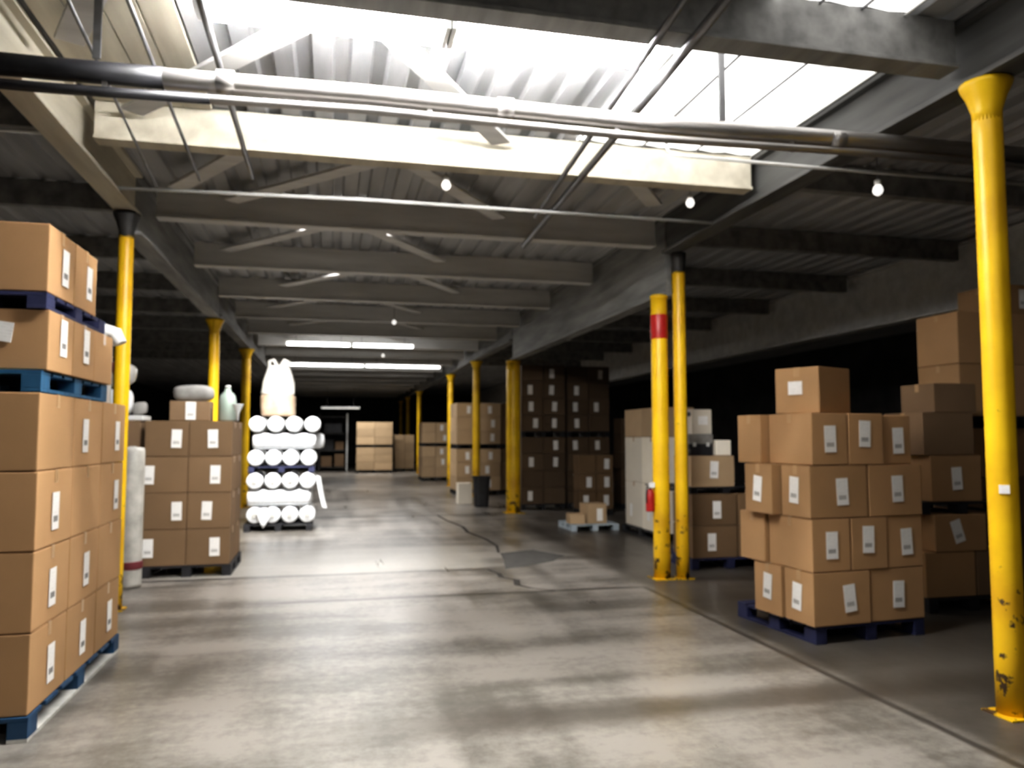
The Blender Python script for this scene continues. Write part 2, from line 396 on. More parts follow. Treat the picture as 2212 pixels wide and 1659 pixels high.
bm = NB(); tube(bm, [(-4.2, 4.60, zz - .14), (-1.5, 4.60, zz - .138), (-.70, 4.60, zz - .118)], .029); o = obj('shaded_section', bm, M['black'], p2); o['label'] = 'pipe end coloured dark for shade'  # same painted shade on the thin pipe's unlit end
for x in (-1.25, .55, 1.75, 3.0):
    bm = NB(); bx(bm, x - .014, x + .014, 4.595, 4.612, zz - .115, zz - .04); obj('clamp', bm, M['pipe'], p2)
for x in (-1.3, 2.5):
    bm = NB(); bx(bm, x - .02, x + .02, 4.61, 4.63, zz + .062, CEIL - .002)
    o = obj('pipe_hanger', bm, M['conduit']); tag(o, f'flat steel hanger strap of the pipes near the {"left" if x < 0 else "right"} girder', 'hanger')
BZ = 3.872
run('conduit', [(1.72, 3.3, BZ - .022), (1.80, 4.6, BZ - .022), (2.0, 7.6, BZ - .022)], .022, M['conduit'], 'dark conduit running lengthwise under the beams, left of two', 'conduit')
run('conduit', [(1.93, 3.3, BZ - .030), (2.0, 4.6, BZ - .030), (2.17, 8.8, BZ - .030)], .030, M['conduit'], 'thicker dark conduit beside the first, right of two', 'conduit')
for y in (3.75, 5.1, 6.2):
    bm = NB(); bx(bm, 1.70, 2.10, y - .02, y + .02, BZ + .001, BZ + .031)
    if y != 5.1: continue
    tag(obj('conduit_bracket', bm, M['conduit']), 'short steel strut tying the two dark conduits together', 'bracket')
run('conduit', [(-.69, 3.0, BZ - .020), (-.70, 7.0, BZ - .020)], .020, M['conduit'], 'thin dark conduit hanging lengthwise at left of the aisle', 'conduit')
run('conduit', [(-1.05, 4.0, BZ - .012), (-1.16, 7.2, BZ - .012)], .012, M['conduit'], 'very thin conduit left of the lengthwise one', 'conduit')
run('conduit', [(-1.34, 4.0, BZ - .010), (-1.58, 7.6, BZ - .010)], .010, M['conduit'], 'thinnest dark rod next to the left girder', 'conduit')
run('sprinkler_pipe', [(-1.93, 7.35, BZ - .085), (.3, 7.2, BZ - .085), (3.76, 7.2, BZ - .085)], .017, M['white_metal'], 'thin white sprinkler pipe behind the bright beam', 'pipe')
run('sprinkler_pipe', [(2.42, 5.33, 4.183), (2.42, 5.33, 3.76), (2.46, 5.33, 3.72), (3.6, 5.34, 3.72), (6.0, 5.3, 3.72)], .014, M['white_metal'], 'thin white elbow pipe below the glowing sheet at right', 'pipe')
run('sprinkler_pipe', [(-6.0, 6.15, 3.80), (-2.0, 6.15, 3.80)], .014, M['white_metal'], 'thin pale pipe over the dark bay at left edge', 'pipe')

def strip_light(x0, x1, y, z, tube_mat, label, n_tubes=2, hood=.30):
    t = thing('strip_light', label, 'light', ((x0 + x1) / 2, y, z))
    L = x1 - x0
    bm = NB()
    prof = [(-hood / 2, .012), (-hood / 2 + .06, .03), (hood / 2 - .06, .03), (hood / 2, .012), (hood / 2, .019), (hood / 2 - .055, .04), (-hood / 2 + .055, .04), (-hood / 2, .019)]
    A = [bm.verts.new((-L / 2, a, b_)) for a, b_ in prof]; B = [bm.verts.new((L / 2, a, b_)) for a, b_ in prof]
    for i in range(8): bm.faces.new((A[i], A[(i + 1) % 8], B[(i + 1) % 8], B[i]))
    obj('reflector', bm, M['white_metal'], t)
    for k in range(n_tubes):
        yy = (k - (n_tubes - 1) / 2) * .11
        bm = NB(); tube(bm, [(-L / 2 + .03, yy, -.028), (L / 2 - .03, yy, -.028)], .02, 12); obj('lamp_tube', bm, tube_mat, t)
    for s in (-1, 1):
        bm = NB(); bx(bm, s * L / 2 - .015, s * L / 2 + .015, -hood / 2 + .03, hood / 2 - .03, -.052, .035, .004); obj('end_cap', bm, M['white_metal'], t)
        bm = NB(); tube(bm, [(s * L * .35, 0, .04), (s * L * .35, 0, CEIL - .02 - z)], .006, 6); obj('hanger_rod', bm, M['conduit'], t)
    return t
strip_light(-.75, .62, 4.42, 3.99, M['tube'], 'glaring fluorescent strip light behind the near beam, left one', 3)
strip_light(.66, 2.0, 4.42, 3.99, M['tube'], 'glaring fluorescent strip light behind the near beam, right one', 3)
strip_light(-1.05, .42, 18.8, 3.80, M['tube_far'], 'lit strip light in the upper far row, left of two')
strip_light(.46, 1.9, 18.8, 3.80, M['tube_far'], 'lit strip light in the upper far row, right of two')
strip_light(-1.45, .95, 24.4, 3.82, M['tube_far'], 'lit strip light in the lower far row above the white sack')
strip_light(1.0, 3.3, 24.4, 3.82, M['tube_far'], 'lit strip light in the lower far row, right end')
strip_light(-.45, 1.25, 36.4, 2.95, M['bulb'], 'dim strip light low at the far end of the aisle', 1)

def hanging_bulb(x, y, label, z=3.86):
    t = thing('hanging_bulb', label, 'light bulb', (x, y, z))
    bm = NB(); lathe(bm, [(.012, -.075), (.032, -.06), (.042, -.035), (.036, -.008), (.022, .012)], 16); obj('bulb', bm, M['bulb'], t)
    bm = NB(); lathe(bm, [(.026, .012), (.028, .05), (.012, .06)], 14); obj('socket', bm, M['white_metal'], t)
    bm = NB(); tube(bm, [(0, 0, .06), (0, 0, CEIL - .022 - z)], .006, 6); obj('cord', bm, M['conduit'], t)
for x, y, l in ((.96, 6.75, 'small white bulb below the bright beam near the middle'), (1.16, 15.2, 'small white bulb over the middle of the far aisle'),
                (4.31, 5.42, 'small white bulb in the dark bay by the near right post'), (3.30, 6.75, 'small white bulb under the right end of the bright beam'),
                (1.35, 21.5, 'tiny bulb between the two far rows of strip lights')):
    hanging_bulb(x, y, l, 3.64 if x > 4 else 3.86)

# ------------------------------------------------------------------ yellow posts
def post(x, y, h, r, label, cap=True, flare=1.8, band=None, bolts=(), base=True, capdark=False, knobs=False):
    t = thing('support_post', label, 'post', (x, y, 0))
    bm = NB(); prof = [(r, .012)] + [(r * (1 + .006 * math.sin(i * 2.3)), .012 + (h - .03) * i / 12) for i in range(1, 13)]
    lathe(bm, prof, 28); obj('shaft', bm, M['yellow'], t)
    if base:
        bm = NB(); bx(bm, -r * 1.35, r * 1.35, -r * 1.35, r * 1.35, 0, .012, .003); obj('base_plate', bm, M['yellow'], t)
    if cap:
        bm = NB(); lathe(bm, [(r, h - .25), (r * 1.02, h - .18), (r * (1 + (flare - 1) * .45), h - .09), (r * (1 + (flare - 1) * .9), h - .03), (r * flare, h - .004)], 24)
        obj('cap', bm, M['steel_dark'] if capdark else M['yellow'], t)
    else:
        bm = NB(); lathe(bm, [(r * 1.08, h - .05), (r * 1.08, h - .016), (r * .8, h - .006)], 24); obj('cap', bm, M['yellow'], t)
    if band:
        bm = NB(); lathe(bm, [(r + .003, band[0]), (r + .006, band[0] + .01), (r + .006, band[1] - .01), (r + .003, band[1])], 28); o = obj('tape_band', bm, M['red'], t); o['label'] = 'red tape band'
    for z in bolts:
        bm = NB(); tube(bm, [(r - .01, -.02, z), (r + .03, -.02, z)], .026, 8); o = obj('bolt', bm, M['steel_dark'], t)
    return t
G_ = 'post'
pr = post(3.86, 3.87, 3.755, .082, 'tall yellow post nearest the camera at right, chipped at the foot')
bm = NB(); box(bm, (-.055, -.065, 1.30), (.055, .012, .05), Matrix.Rotation(R(-45), 4, 'Z')); o = obj('sticker', bm, M['label'], pr); o['label'] = 'white torn sticker'
post(3.935, 8.38, 3.755, .075, 'slim yellow post with black bolts beside the red-banded one', bolts=(1.87, 1.44, 1.01), capdark=True, flare=1.2)
post(3.70, 8.42, 3.262, .095, 'thick yellow post with a red band around its top', cap=False, band=(2.74, 3.02))
post(3.81, 16.38, 3.262, .15, 'very thick yellow post farther along on the right, before the dark cartons', cap=False)
for y, l in ((21.06, 'yellow post standing behind the black bin'), (25.8, 'yellow post second beyond the black bin'), (35.3, 'yellow post near the far end, brightest of the thin ones'),
             (40.7, 'thin yellow post almost at the end wall'), (44.9, 'thinnest yellow post at the end of the right row')):
    post(3.86 if y != 35.3 else 3.86, y, 3.69, .10, l)
post(-1.94, 8.03, 3.745, .068, 'yellow post at left between the tall stack and wrapped goods', capdark=True)
post(-1.94, 13.9, 3.59, .085, 'yellow post rising behind the left carton load')
post(-1.94, 18.98, 3.65, .10, 'yellow post rising behind the white rolls')

# fire extinguisher strapped to the banded post
t = thing('fire_extinguisher', 'small red fire extinguisher hung on the red-banded post', 'fire extinguisher', (3.555, 8.40, .76))
bm = NB(); lathe(bm, [(.046, 0), (.05, .015), (.05, .20), (.04, .235), (.018, .255)], 20); obj('cylinder', bm, M['red'], t)
bm = NB(); lathe(bm, [(.018, .255), (.018, .29), (.012, .30)], 12); box(bm, (-.02, 0, .305), (.07, .016, .014)); obj('valve', bm, M['steel_dark'], t)
bm = NB(); tube(bm, [(-.01, 0, .29), (-.045, -.02, .28), (-.058, -.03, .2), (-.056, -.03, .1)], .008, 8); obj('hose', bm, M['black'], t)
bm = NB(); box(bm, (0, -.053, .30), (.07, .005, .06), bev=.001); obj('tag', bm, M['label'], t)

# ------------------------------------------------------------------ pallets
def pallet(x, y, w, d, h, mat, label, rz=0.0, z=0.0, name='pallet', group=None, runner=None):
    t = thing(name, label, 'pallet', (x, y, z), rz, group)
    bm = NB(); n = 7; bw = d / n * .80
    for i in range(n):
        yy = -d / 2 + bw / 2 + (d - bw) * i / (n - 1)
        bx(bm, -w / 2, w / 2, yy - bw / 2, yy + bw / 2, h - .022, h, .002)
    obj('top_deck', bm, mat, t)
    for xx in (-w / 2 + .05, 0, w / 2 - .05):
        bm = NB(); bx(bm, xx - .05, xx + .05, -d / 2, d / 2, 0, .02, .002); obj('bottom_runner', bm, runner or mat, t)
    for xx in (-w / 2 + .05, 0, w / 2 - .05):
        for yy in (-d / 2 + .07, 0, d / 2 - .07):
            bm = NB(); bx(bm, xx - .05, xx + .05, yy - .07, yy + .07, .02, h - .022, .003); obj('block', bm, mat, t)
    return t

# ------------------------------------------------------------------ cartons
_cm = {}
def carton_mesh(w, d, h, mat, var=0):
    key = (round(w, 3), round(d, 3), round(h, 3), mat.name, var)
    if key in _cm: return _cm[key]
    rnd = random.Random(hash(key[:3]) + var * 17)
    bm = NB(); box(bm, (0, 0, h / 2 - .001), (w, d, h - .004), bev=.007)
    bmesh.ops.subdivide_edges(bm, edges=[e for e in bm.edges if e.calc_length() > .15], cuts=3, use_grid_fill=True)
    k = [rnd.uniform(-.004, .002) for _ in range(6)]
    for v in bm.verts:
        u, q, s = v.co.x / (w / 2), v.co.y / (d / 2), (v.co.z - h / 2) / (h / 2)
        if abs(u) > .97: v.co.x += math.copysign(k[0 if u > 0 else 1] * (1 - q * q) * (1 - s * s), u)
        elif abs(q) > .97: v.co.y += math.copysign(k[2 if q > 0 else 3] * (1 - u * u) * (1 - s * s), q)
        elif s > .97: v.co.z -= .005 * (1 - u * u) * (1 - q * q)
    # top flaps meeting along the middle
    for s in (-1, 1): bx(bm, -w / 2 + .006, w / 2 - .006, min(s * .003, s * (d / 2 - .006)), max(s * .003, s * (d / 2 - .006)), h - .0045, h - .001)
    me = mesh_of(bm, 'carton', mat)
    _cm[key] = me; return me
bm = NB(); box(bm, (0, 0, 0), (.112, .003, .212), bev=.0012); LAB = mesh_of(bm, 'shipping_label', M['label'])
bm = NB()
for i in range(9): bx(bm, -.036 + .008 * i, -.036 + .008 * i + (.005, .003, .004)[i % 3], -.0006, .0006, -.016, .016)
BAR = mesh_of(bm, 'barcode', M['greyfoam'])
bm = NB(); box(bm, (0, 0, 0), (.13, .003, .11), bev=.0012); LAB2 = mesh_of(bm, 'shipping_label', M['label'])
_tm = {}
def tape_mesh(w, d, h):
    key = (round(w, 3), round(d, 3), round(h, 3))
    if key not in _tm:
        bm = NB(); bx(bm, -w / 2 - .001, w / 2 + .001, -.026, .026, h - .001, h + .0006)
        for s in (-1, 1): bx(bm, s * w / 2 - .0005, s * w / 2 + .0015, -.026, .026, h - .075, h) if s > 0 else bx(bm, -w / 2 - .0015, -w / 2 + .0005, -.026, .026, h - .075, h)
        _tm[key] = mesh_of(bm, 'packing_tape', M['tape'])
    return _tm[key]

def carton(x, y, z, w, d, h, label, rz=0.0, mat=None, faces=(), tape=True, group=None, var=None, name='carton'):
    """faces: list of (side, u, v, tilt[, wide]) with side in F(-y) R(+x) L(-x)"""
    mat = mat or M['card']
    o = link(name, carton_mesh(w, d, h, mat, random.randrange(3) if var is None else var), None, (x, y, z), (0, 0, rz))
    tag(o, label, 'box', group)
    if tape: link('packing_tape', tape_mesh(w, d, h), o)
    for f in faces:
        side, u, v, tilt = f[:4]; me = LAB2 if len(f) > 4 else LAB
        off = .0065
        if side == 'F': loc, rot = (u * w / 2, -d / 2 - off, h * v), (0, tilt, 0)
        elif side == 'R': loc, rot = (w / 2 + off, u * d / 2, h * v), (0, tilt, PI / 2)
        else: loc, rot = (-w / 2 - off, u * d / 2, h * v), (0, tilt, -PI / 2)
        l = link('shipping_label', me, o, loc, rot)
        if y < 11 and me is LAB: link('barcode', BAR, l, (0, -.0021, -.045))
        l['label'] = 'white paper shipping label'
    return o
def j(a=.01): return random.uniform(-a, a)
DEP = ['nearest', 'second', 'third', 'fourth', 'fifth']

# --- the tall stack at the left edge: three pallet loads on top of each other
XR = -1.54
pallet(XR - .31, 5.6, .64, 1.82, .13, M['deepblue'], 'blue wooden pallet on the floor under the tall left stack', runner=M['core'])
h = .427
for r in range(4):
    for k in range(3):
        for c in range(1):
            lab = f'brown carton, {ORD[r]} row of the tall left stack, {DEP[k]} along the aisle side' if c == 0 else f'brown carton, {ORD[r]} row of the tall left stack, cut by picture edge'
            fc = [] if c else ([('R', (.15, -.1, .2)[k] + j(.2), .45, 0)] if (r + k) % 4 != 3 else [])
            if c == 0 and r == 2 and k == 0: fc.append(('F', -.6, .45, 0))
            carton(XR - .298 - .612 * c + j(.003), 5.0 + .604 * k, .132 + r * (h + .002), .60, .590, h, lab, j(.004), M['card'], fc)
z0 = .132 + 4 * (h + .002)
pallet(XR - .31, 5.35, .62, 1.28, .118, M['blue'], 'blue pallet on the fourth carton row of the left stack', z=z0)
z1 = z0 + .12
for k in range(3):
    carton(XR - .298 + .02, 4.94 + .432 * k, z1, .60, .42, .335, f'brown carton between the blue and navy pallets, {DEP[k]} along the aisle', 0, M['card'], ([('R', .1, .6, 0)] if k < 2 else []) + ([('F', .20, .62, .12, 1)] if k == 0 else []))
z2 = z1 + .337
pallet(XR - .30, 5.28, .62, 1.14, .09, M['navy'], 'dark navy pallet under the topmost cartons at left', z=z2)
z3 = z2 + .092
for k in range(2):
    carton(XR - .31 + .02, 4.94 + .462 * k, z3, .60, .45, .385, f'topmost brown carton of the left stack, {"front" if k == 0 else "rear"} one', j(.01), M['card'], [('R', .2, .48, 0)])

# --- white bent vent pipe standing at the far end of the left stack
t = thing('vent_pipe', 'white bent pipe with rounded hood beside the left yellow post', 'pipe', (-1.68, 6.52, z0 - .001 if False else 1.850))
bm = NB(); tube(bm, [(0, 0, 0), (0, 0, .44), (-.012, 0, .48)], .033, 14); obj('stem', bm, M['white_metal'], t)
bm = NB(); tube(bm, [(-.10, 0, .46), (-.085, 0, .53), (-.02, 0, .57), (.05, 0, .55), (.085, 0, .47)], [.05, .056, .056, .054, .05], 14); obj('hood', bm, M['white_metal'], t)

# --- carton load behind the left post
pallet(-1.60, 10.25, .98, 1.06, .13, M['black'], 'black pallet under the carton load beside the white rolls')
wv = .475
lx = [(-.05, .30), (-.15, .5), (-.85, .15), (.2, .35)]
for r in range(4):
    for c in range(2):
        for k in range(2):
            if k and c == 0: continue
            lab = f'brown carton, {ORD[r]} row, {"left" if c == 0 else "right"} of the load beside the rolls' + (', rear one' if k else '')
            u = ((-.7, .3), (.55, -.1), (-.75, .25), (.45, .1))[r][c]
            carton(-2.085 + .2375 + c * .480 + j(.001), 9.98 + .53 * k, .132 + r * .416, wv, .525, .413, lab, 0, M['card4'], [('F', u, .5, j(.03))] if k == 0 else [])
zt = .132 + 4 * .416
carton(-1.62, 9.95, zt, .44, .40, .23, 'low brown carton lying on top of the load beside the rolls', .04, M['card3'], [('F', .05, .5, 0)])
def lump(name, loc, s, mat, label, cat, seed=0, rz=0, sub=3, amp=.10, parent=None):
    rnd = random.Random(seed); bm = NB(); bmesh.ops.create_icosphere(bm, subdivisions=sub, radius=1)
    ph = [(Vector((rnd.uniform(-1, 1), rnd.uniform(-1, 1), rnd.uniform(-1, 1))).normalized() * rnd.uniform(2, 5), rnd.uniform(0, 6)) for _ in range(6)]
    for v in bm.verts:
        n = v.co.copy(); q = Vector([math.copysign(abs(c) ** .62, c) for c in n])
        q *= 1 + amp * sum(math.sin(p.dot(n) + a) for p, a in ph) / 3
        v.co = Vector((q.x * s[0], q.y * s[1], max(-s[2], q.z * s[2])))
    for f in bm.faces: f.smooth = True
    o = obj(name, bm, mat, parent, loc, (0, 0, rz))
    return tag(o, label, cat) if parent is None else o
lump('foam_bundle', (-1.60, 9.97, zt + .232 + .10), (.21, .16, .10), M['greyfoam'], 'grey cloth bundle on the low carton of the left load', 'bundle', 3)
t = thing('jug', 'pale green plastic jug on the left load, by the yellow post', 'jug', (-1.22, 9.95, zt))
bm = NB(); lathe(bm, [(.085, 0), (.10, .02), (.10, .24), (.085, .31), (.04, .36), (.03, .40)], 22); obj('body', bm, M['jade'], t)
bm = NB(); lathe(bm, [(.034, .395), (.034, .425), (.02, .43)], 14); obj('lid', bm, M['white_metal'], t)
t = thing('funnel', 'small white funnel on the right edge of the left load', 'funnel', (-1.10 - .09, 9.86 - .05, zt))
bm = NB(); 
lathe(bm, [(.016, .0), (.018, .09), (.062, .19), (.066, .2)], 18); obj('cone', bm, M['white_metal'], t)
t.location = (-1.085 - .0, 9.80, zt)
# goods behind the left post: wrapped roll on end, white slab and bags
def roll_mesh_upright(h, r, mat):
    bm = NB(); lathe(bm, [(r * .55, 0), (r * .97, .012), (r, .05), (r * .985, h * .3), (r, h * .6), (r * .985, h - .05), (r * .9, h - .012), (r * .3, h)], 26, wob=lambda a, i: .02 * math.sin(5 * a + i) + .012 * math.sin(9 * a - i * 2))
    return mesh_of(bm, 'standing_roll', mat)
for x, y, hh, l in ((-2.09, 9.20, 1.50, 'tall plastic-wrapped roll standing on end behind the left post'),):
    o = link('standing_roll', roll_mesh_upright(hh, .13, M['wrapdim']), None, (x, y, 0)); tag(o, l, 'roll')
    bm = NB(); lathe(bm, [(.133, .20), (.137, .21), (.137, .27), (.133, .28)], 26); obj('strap', bm, M['maroon'], o)
    bm = NB(); lathe(bm, [(.03, hh), (.036, hh + .004), (.036, hh + .008)], 14); obj('core_tube', bm, M['core'], o)
bm = NB(); bx(bm, -.30, .30, -.22, .22, 0, .055, .008); 
pl = pallet(-2.66, 10.25, 1.05, 1.0, .13, M['black'], 'dark pallet hidden behind the left post and wrapped rolls')
for r in range(4):
    o = carton(-2.63, 10.2, .132 + r * .416, .98, .9, .413, f'dim carton, {ORD[r]} row, behind the wrapped rolls at the left post', 0, M['card3'], tape=False)
o = obj('foam_slab', bm, M['white_metal'], None, (-2.42, 9.98, zt + .002)); tag(o, 'flat white foam slab lying on cartons behind the left post', 'slab')
lump('plastic_bag', (-2.44, 9.96, zt + .06 + .16), (.17, .15, .16), M['wrap'], 'lower white plastic bag on the slab behind the left post', 'bag', 8)
o = lump('plastic_bag', (-2.42, 9.98, zt + .06 + .33 + .15), (.16, .14, .15), M['wrapdim'], 'upper crumpled bag with a dark red stripe by the left post', 'bag', 12)
bm = NB(); tube(bm, [(-.05, -.142, .13), (-.035, -.158, .04), (.0, -.158, -.05), (.05, -.145, -.14)], .026, 8); obj('stripe', bm, M['maroon'], o)
lump('plastic_bag', (-2.185, 9.93, zt + .06 + .08), (.075, .08, .08), M['greyfoam'], 'small grey crumpled bag between the white bags and low carton', 'bag', 15)

# --- pallet load of white wrapped rolls
RX0, RX1, RYF = -1.40, -.28, 14.05
def roll_end_on(L, r):
    bm = NB(); lathe(bm, [(r * .30, 0), (r * .34, .012), (r * .80, .0), (r * .96, .02), (r, .06), (r * .985, L * .35), (r, L * .7), (r * .97, L - .03), (r * .5, L)], 28, Matrix.Rotation(R(-90), 4, 'X'), wob=lambda a, i: .012 * math.sin(7 * a + i * 1.7))
    return mesh_of(bm, 'wrapped_roll', M['wrap'])
ENDON = roll_end_on(1.05, .139)
bm = NB(); lathe(bm, [(.040, -.006), (.044, .0), (.044, .02)], 18, Matrix.Rotation(R(-90), 4, 'X')); CORE = mesh_of(bm, 'core_tube', M['core'])
bm = NB(); lathe(bm, [(.05, 0), (.12, .01), (.142, .05), (.139, .4), (.142, .8), (.138, 1.0), (.11, 1.05), (.04, 1.06)], 28, Matrix.Rotation(R(90), 4, 'Y'), wob=lambda a, i: .015 * math.sin(6 * a + i)); CROSS = mesh_of(bm, 'wrapped_roll', M['wrap'])
GR = 'white rolls on the roll pallet'
pallet(-.86, 14.6, 1.12, 1.1, .13, M['black'], 'black pallet on the floor under the white rolls')
layers = [(0, .132, 'bottom'), (2, .132 + .47, 'third'), (4, 0, ''), ]
NM = ['leftmost', 'second from left', 'third from left', 'rightmost']
def endrow(z, name, xs, dz=(0, 0, 0, 0)):
    for i, x in enumerate(xs):
        o = link('wrapped_roll', ENDON, None, (x, RYF + j(.03), z + .144 + dz[i]), (0, random.uniform(0, 6) * 0, j(.01)))
        tag(o, f'white wrapped roll seen end-on, {name}, {NM[i]} in the roll pile', 'roll', GR); link('core_tube', CORE, o)
def crossrow(z, name, dx=0, poke=0):
    for k in range(3):
        o = link('wrapped_roll', CROSS, None, (RX0 + .03 + dx + j(.02) + (poke if k == 1 else 0), RYF + .15 + k * .32, z + .143), (j(.3) * 0, 0, 0))
        tag(o, f'white wrapped roll lying crosswise, {name}, {("front", "middle", "rear")[k]} of three in the roll pile', 'roll', GR)
        c = link('core_tube', CORE, o, (1.058, 0, 0), (0, 0, R(90)))
endrow(.132, 'bottom layer', (-1.25, -.96, -.67, -.38))
crossrow(.132 + .29, 'second layer')
endrow(.132 + .58, 'third layer', (-1.26, -.965, -.675, -.385))
ZP = .132 + .87
pallet(-.82, 14.6, 1.10, 1.08, .10, M['navy'], 'dark navy pallet halfway up the pile of white rolls', z=ZP)
Z4 = ZP + .102
endrow(Z4, 'fourth layer', (-1.25, -.96, -.67, -.37))
crossrow(Z4 + .29, 'fifth layer', .04, .16)
endrow(Z4 + .58, 'top layer', (-1.24, -.935, -.63, -.315), (0, 0, -.0, 0))
ZT = Z4 + .87
bm = NB(); 
pts = [(.0, 0, .58), (.03, -.02, .38), (.07, -.03, .2), (.115, -.02, .03)]
for i in range(len(pts)): pass
A = [bm.verts.new((p[0], p[1], p[2])) for p in pts]; B = [bm.verts.new((p[0] + .07, p[1] + .05, p[2] - .02)) for p in pts]
A2 = [bm.verts.new((p[0] + .01, p[1] + .02, p[2])) for p in pts]; B2 = [bm.verts.new((p[0] + .08, p[1] + .07, p[2] - .02)) for p in pts]
for i in range(3):
    bm.faces.new((A[i], A[i + 1], B[i + 1], B[i])); bm.faces.new((A2[i], B2[i], B2[i + 1], A2[i + 1])); bm.faces.new((A[i], A2[i], A2[i + 1], A[i + 1])); bm.faces.new((B[i], B[i + 1], B2[i + 1], B2[i]))
bm.faces.new((A[0], B[0], B2[0], A2[0])); bm.faces.new((A[-1], A2[-1], B2[-1], B[-1]))
o = obj('plastic_film', bm, M['wrap'], None, (-.243, 14.10, .36)); tag(o, 'loose strip of white film hanging beside the roll pile', 'plastic film')
bm = NB(); lathe(bm, [(.01, -.20), (.05, -.13), (.10, -.04), (.12, .06), (.09, .12), (.02, .14)], 16, wob=lambda a, i: .10 * math.sin(3 * a + i)); 
for v in bm.verts: v.co.y *= .22
o = obj('plastic_film', bm, M['wrap'], None, (-1.10, 14.0, .27)); tag(o, 'pointed flap of white film drooping from the bottom rolls', 'plastic film')
# tall white sack on the rolls
t = thing('bulk_sack', 'tall white bulk sack, brown at its foot, standing on rolls', 'sack', (-.92, 14.42, ZT - .0))
def sackring(z, w, d): return (z, w, d)
def sackbody(rings, seg=28, seed=1):
    bm = NB(); rnd = random.Random(seed); R_ = []
    for z, w, d in rings:
        ring = []
        for k in range(seg):
            a = 2 * PI * k / seg; c, s = math.cos(a), math.sin(a); q = (abs(c) ** 3 + abs(s) ** 3) ** (-1 / 3)
            ww = 1 + .03 * math.sin(5 * a + z * 9) + .02 * math.sin(9 * a - z * 14)
            ring.append(bm.verts.new((c * q * w * ww, s * q * d * ww, z)))
        R_.append(ring)
    for A, B in zip(R_, R_[1:]):
        for k in range(seg):
            f = bm.faces.new((A[k], A[(k + 1) % seg], B[(k + 1) % seg], B[k])); f.smooth = True
    bm.faces.new(R_[0][::-1]); bm.faces.new(R_[-1]); return bm
obj('lower_body', sackbody([(.0, .27, .27), (.05, .29, .29), (.2, .295, .29), (.34, .29, .28), (.36, .28, .27)]), M['sackdark'], t)
obj('upper_body', sackbody([(.355, .275, .265), (.42, .285, .28), (.6, .27, .26), (.72, .235, .22), (.84, .19, .16), (.90, .15, .10)], seed=2), M['sack'], t)
for s in (-1, 1):
    bm = NB(); tube(bm, [(s * .16, 0, .84), (s * .16, 0, .97), (s * .09, 0, 1.0), (s * .05, 0, .93), (s * .05, 0, .87)], .03, 8); obj('lifting_loop', bm, M['sack'], t)

# --- pyramid of cartons on the right pallet
PX, PY, PRZ = 3.645, 5.45, R(5)
def rp(u, v):  # local (along front, backwards) -> world
    return PX + u * math.cos(PRZ) - v * math.sin(PRZ), PY + u * math.sin(PRZ) + v * math.cos(PRZ)
x, y = rp(.56, .54); pallet(x, y, 1.06, 1.04, .135, M['navy'], 'navy pallet under the carton pyramid at right', PRZ)
hr = .412; SP = 'the right carton pyramid'
def rcart(u0, u1, v0, v1, r, label, faces, dz=0, hh=None, drz=0, mat=None):
    x, y = rp((u0 + u1) / 2, (v0 + v1) / 2)
    carton(x, y, .137 + r * (hr + .003) + dz, u1 - u0 - .010, v1 - v0 - .010, hh or hr, label, PRZ + drz, mat or M['card'], faces)
T = lambda: j(.04)
# bottom row
rcart(0, .55, 0, .36, 0, 'brown front corner carton, bottom row of the right carton pyramid', [('F', .25, .5, -.10), ('L', .1, .5, .08)])
rcart(.56, 1.10, .01, .36, 0, 'brown front carton, bottom row right end of the right carton pyramid', [('F', .0, .5, .02)])
rcart(-.02, .53, .37, .74, 0, 'brown carton, bottom row, second back on the pyramid aisle side', [('L', -.05, .55, .08)])
rcart(.55, 1.10, .37, .74, 0, 'brown carton, bottom row, right side middle of the carton pyramid', [])
# second row, ends forward
rcart(.0, .37, 0, .55, 1, 'brown front corner carton, second row of the right carton pyramid', [('F', .0, .5, 0)])
rcart(.375, .735, 0, .55, 1, 'brown front middle carton, second row of the right carton pyramid', [('F', -.1, .58, .02)])
rcart(.74, 1.10, .01, .55, 1, 'brown front right carton, second row of the right carton pyramid', [('F', .05, .5, -.05)])
rcart(-.03, .50, .56, .92, 1, 'brown carton, second row, rear on the pyramid aisle side', [])
# third row
rcart(-.01, .55, 0, .36, 2, 'brown front corner carton, third row of the right carton pyramid', [('F', .1, .5, -.04), ('L', .05, .52, .05)])
rcart(.56, 1.10, .0, .36, 2, 'brown front carton, third row right end of the right carton pyramid', [('F', .05, .53, -.03)])
rcart(-.09, .48, .38, .75, 2, 'brown carton jutting out, third row on the pyramid aisle side', [('L', .0, .5, .10)], drz=.02)
# fourth row
rcart(.02, .37, 0, .55, 3, 'brown front left carton, fourth row of the right carton pyramid', [('F', .0, .5, -.02)])
rcart(.375, .725, .0, .55, 3, 'brown front middle carton, fourth row of the right carton pyramid', [('F', -.1, .60, .03)])
rcart(.73, 1.03, .03, .55, 3, 'lower brown front right carton, fourth row of the carton pyramid', [('F', .1, .48, -.03)], hh=.40)
rcart(-.05, .33, .56, .90, 3, 'brown carton, fourth row, rear on the pyramid aisle side', [])
# top
x, y = rp(.30, .32)
carton(x, y, .137 + 4 * (hr + .003), .46, .40, .375, 'single brown carton topping the right carton pyramid', R(24), M['card'], [('L', .05, .55, 0, 1)])

